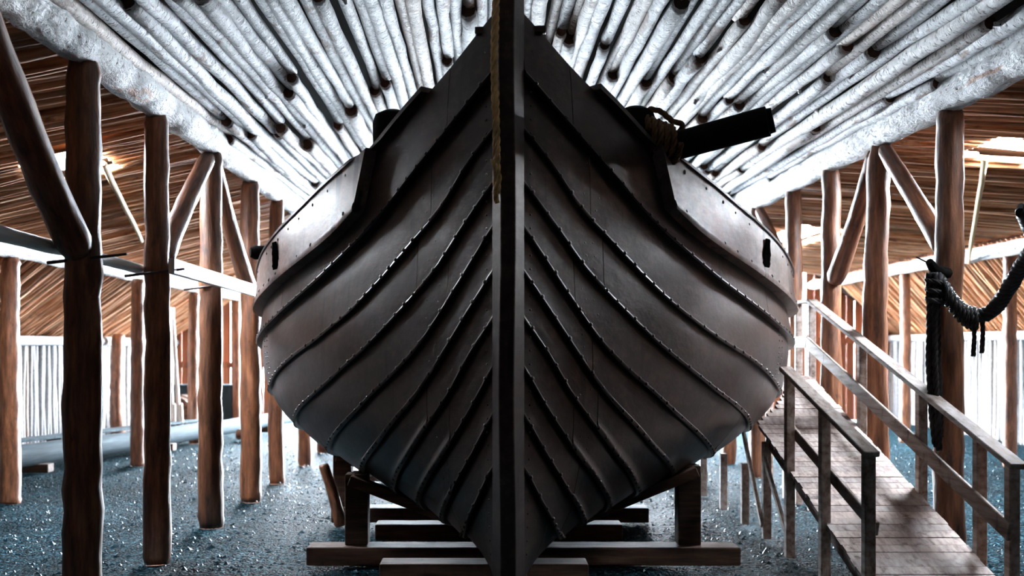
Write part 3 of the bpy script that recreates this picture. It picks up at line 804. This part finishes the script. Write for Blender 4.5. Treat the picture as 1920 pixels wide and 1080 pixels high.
b = MB(); b.beam((3.47, 10.7, 1.37), (3.47, 12.6, 1.37), .05, .14); rpart('stringer', b)
def lz(d): return 1.09 + .28 * (d - 6.76)
def rz(d): return 1.02 + .31 * (d - 6.77) if d < 10.9 else 2.30
for d in (6.76, 7.63, 8.5):
    b = MB(); b.box((2.62, d, (lz(d) - .02) / 2), (.075, .075, lz(d) - .02)); rpart('rail_post', b)
for d in (9.33, 10.1, 11.0, 12.0):
    xx = 2.66 if d < 9.6 else 2.66
    zt = min(dz(d) - .1, .62 if d > 9.6 else 2)
    b = MB(); b.box((xx, d, zt / 2), (.075, .075, zt)); rpart('ramp_leg', b)
b = MB(); b.beam((2.62, 6.70, lz(6.70)), (2.62, 8.62, lz(8.62)), .11, .04); rpart('handrail', b)
b = MB(); b.beam((2.67, 6.74, lz(6.74) - .52), (2.67, 8.60, lz(8.6) - .52), .03, .10); rpart('mid_rail', b)
for d in (6.77, 7.21, 8.17, 9.45, 10.9, 11.35, 11.8, 12.5):
    b = MB(); b.box((3.60, d, (rz(d) - .02) / 2), (.075, .075, rz(d) - .02)); rpart('rail_post', b)
b = MB(); b.beam((3.60, 6.68, rz(6.68)), (3.60, 10.9, 2.30), .12, .04); rpart('handrail', b)
b = MB(); b.beam((3.60, 10.88, 2.30), (3.60, 12.6, 2.30), .12, .04); rpart('handrail', b)
b = MB(); b.beam((3.55, 6.70, rz(6.7) - .45), (3.55, 10.9, 1.85), .03, .13); rpart('mid_rail', b)
b = MB(); b.beam((3.55, 10.88, 1.85), (3.55, 12.6, 1.85), .03, .13); rpart('mid_rail', b)
for d in (8.5, 9.33):                                   # diagonal stays between the legs
    b = MB(); b.beam((2.62, d, .12), (2.62, d + .75, dz(d + .75) - .22), .03, .06); rpart('leg_stay', b)

# ------------------------------------------------------------------ things along the aisles
sp = log_mesh('hung_spar', 500, 6.0, .055, .045, [M['pale'], M['end']], 10, 14, .02, .02, .02)
tag(place_log('hung_spar', sp, 6.0, (XL - .16, 3.9, 2.47), (XL - .16, 8.75, 2.45), None, 1.0), 'pale spar resting on pegs behind the near left post', 'spar')
b = MB(); b.beam((XL + .17, 8.25, 2.47), (XL + .17, 12.3, 2.42), .05, .13)
tag(bevel(link('hung_plank', b.mesh('hung_plank', [M['pale']], smooth=False)), .006), 'white plank laid on pegs along the left posts', 'plank')
for x, y, z, dx, lab in ((XL + .13, 6.9, 2.40, .20, 'iron peg on the nearest left post'), (XL + .1, 8.45, 2.42, .16, 'iron peg on the second left post'), (XL + .1, 10.1, 2.40, .10, 'iron peg on the third left post')):
    b = MB(); b.tube([(x - .34, y - .13, z - .03), (x + dx, y - .13, z + .03)], [.013, .010], 6)
    tag(link('iron_peg', b.mesh('iron_peg', [M['iron']])), lab, 'peg', 'iron pegs')
stick = log_mesh('roof_stick', 510, 3.0, .035, .026, [M['yellowpole'], M['end']], 8, 6, .03, .02, .05)
tag(place_log('roof_stick', stick, 3.0, (-3.72, 9.75, 3.60), (-4.75, 13.9, 3.27), None, .95), 'yellowed stick slanting under the left aisle roof', 'stick', 'roof sticks')
tag(place_log('roof_stick', stick, 3.0, (5.2, 10.3, 3.75), (8.0, 16.4, 3.18), None, .95), 'pale stick slanting from the roof light in the right aisle', 'stick', 'roof sticks')
fs = log_mesh('floor_spar', 520, 8.0, .17, .14, [M['greybark'], M['end']], 14, 16, .02, .03, .02)
tag(place_log('floor_spar', fs, 8.0, (-6.75, 13.2, .26), (-4.25, 22.2, .24), None, 1.0), 'long grey spar lying on blocks along the left aisle', 'spar')
b = MB(); b.beam((-7.0, 14.6, .40), (-5.45, 19.0, .40), .30, .04)
tag(bevel(link('loose_board', b.mesh('loose_board', [M['greybark']], smooth=False)), .006), 'flat grey board laid beside the long spar', 'board')
for x, y, lab in ((-6.45, 14.3, 'dark block under the near end of the long spar'), (-5.6, 17.3, 'block under the middle of the long spar'), (-4.6, 21.0, 'block under the far end of the long spar')):
    b = MB(); b.box((0, 0, .06), (.5, .2, .12)); o = bevel(link('spar_block', b.mesh('spar_block', [M['beam']], smooth=False)), .01); o.location = (x, y, 0); tag(o, lab, 'block', 'spar blocks')
for x, y, lab in ((-6.75, 15.6, 'low trestle under the near end of the loose board'), (-5.75, 18.4, 'low trestle under the far end of the loose board')):
    b = MB(); b.box((0, 0, .19), (.12, .12, .38)); b.box((0, 0, .36), (.34, .14, .04)); o = link('trestle', b.mesh('trestle', [M['beam']], smooth=False)); o.location = (x, y, 0); tag(o, lab, 'trestle', 'board trestles')
def barrel(loc, ax_, r, l, lab):
    root = empty('barrel', loc, lab, 'barrel'); b = MB()
    pts = [(0, 0, -l / 2), (0, 0, -l / 4), (0, 0, 0), (0, 0, l / 4), (0, 0, l / 2)]
    b.tube(pts, [r * .86, r * .97, r, r * .97, r * .86], 24); link('body', b.mesh('body', [M['beam']]), root)
    for z, q in ((-.42, .90), (-.2, .99), (.2, .99), (.42, .90)):
        b = MB(); b.tube([(0, 0, l * z - .025), (0, 0, l * z + .025)], [r * q + .012] * 2, 24); link('hoop', b.mesh('hoop', [M['iron']]), root)
    root.rotation_euler = ax_
barrel((-6.3, 19.2, .42), (math.pi / 2, 0, .25), .41, .9, 'grey barrel lying on its side by the left wall')
barrel((-6.35, 21.0, .40), (math.pi / 2, 0, -.1), .39, .8, 'second grey barrel lying behind the third left post')
om = log_mesh('oar', 530, 2.6, .045, .03, [M['pale'], M['end']], 8, 5, .02, .01, .02)
for k, (xa, xb) in enumerate(((-5.68, -5.94), (-5.56, -5.93), (-5.80, -5.95))):
    root = empty('oar', (0, 0, 0), ('middle oar of the three leaning on the aisle roof', 'right-hand oar of the three leaning on the aisle roof', 'left-hand oar of the three leaning on the aisle roof')[k], 'oar', 'leaning oars')
    a, c = Vector((xa, 18.2 + .12 * k, .03)), Vector((xb, 18.9 + .12 * k, 2.55))
    place_log('shaft', om, 2.6, a, c, root, .9)
    b = MB(); b.beam(a + (c - a) * .01, a + (c - a) * .28, .15, .03, up=(0, 1, 0)); link('blade', b.mesh('blade', [M['pale']], smooth=False), root)
b = MB(); b.box((0, 0, .45), (1.5, .5, .9)); b.box((0, 0, .92), (1.6, .6, .05))
o = bevel(link('storage_chest', b.mesh('storage_chest', [M['greybark']], smooth=False)), .012); o.location = (-6.2, 22.6, 0); tag(o, 'grey wooden chest in front of the red gable planks', 'chest')
tag(place_log('short_log', bmesh_[1], 2.0, (-4.75, 19.3, .10), (-4.35, 19.2, .10), None, 1.0), 'short red-brown log stub lying behind the fourth left post', 'log')
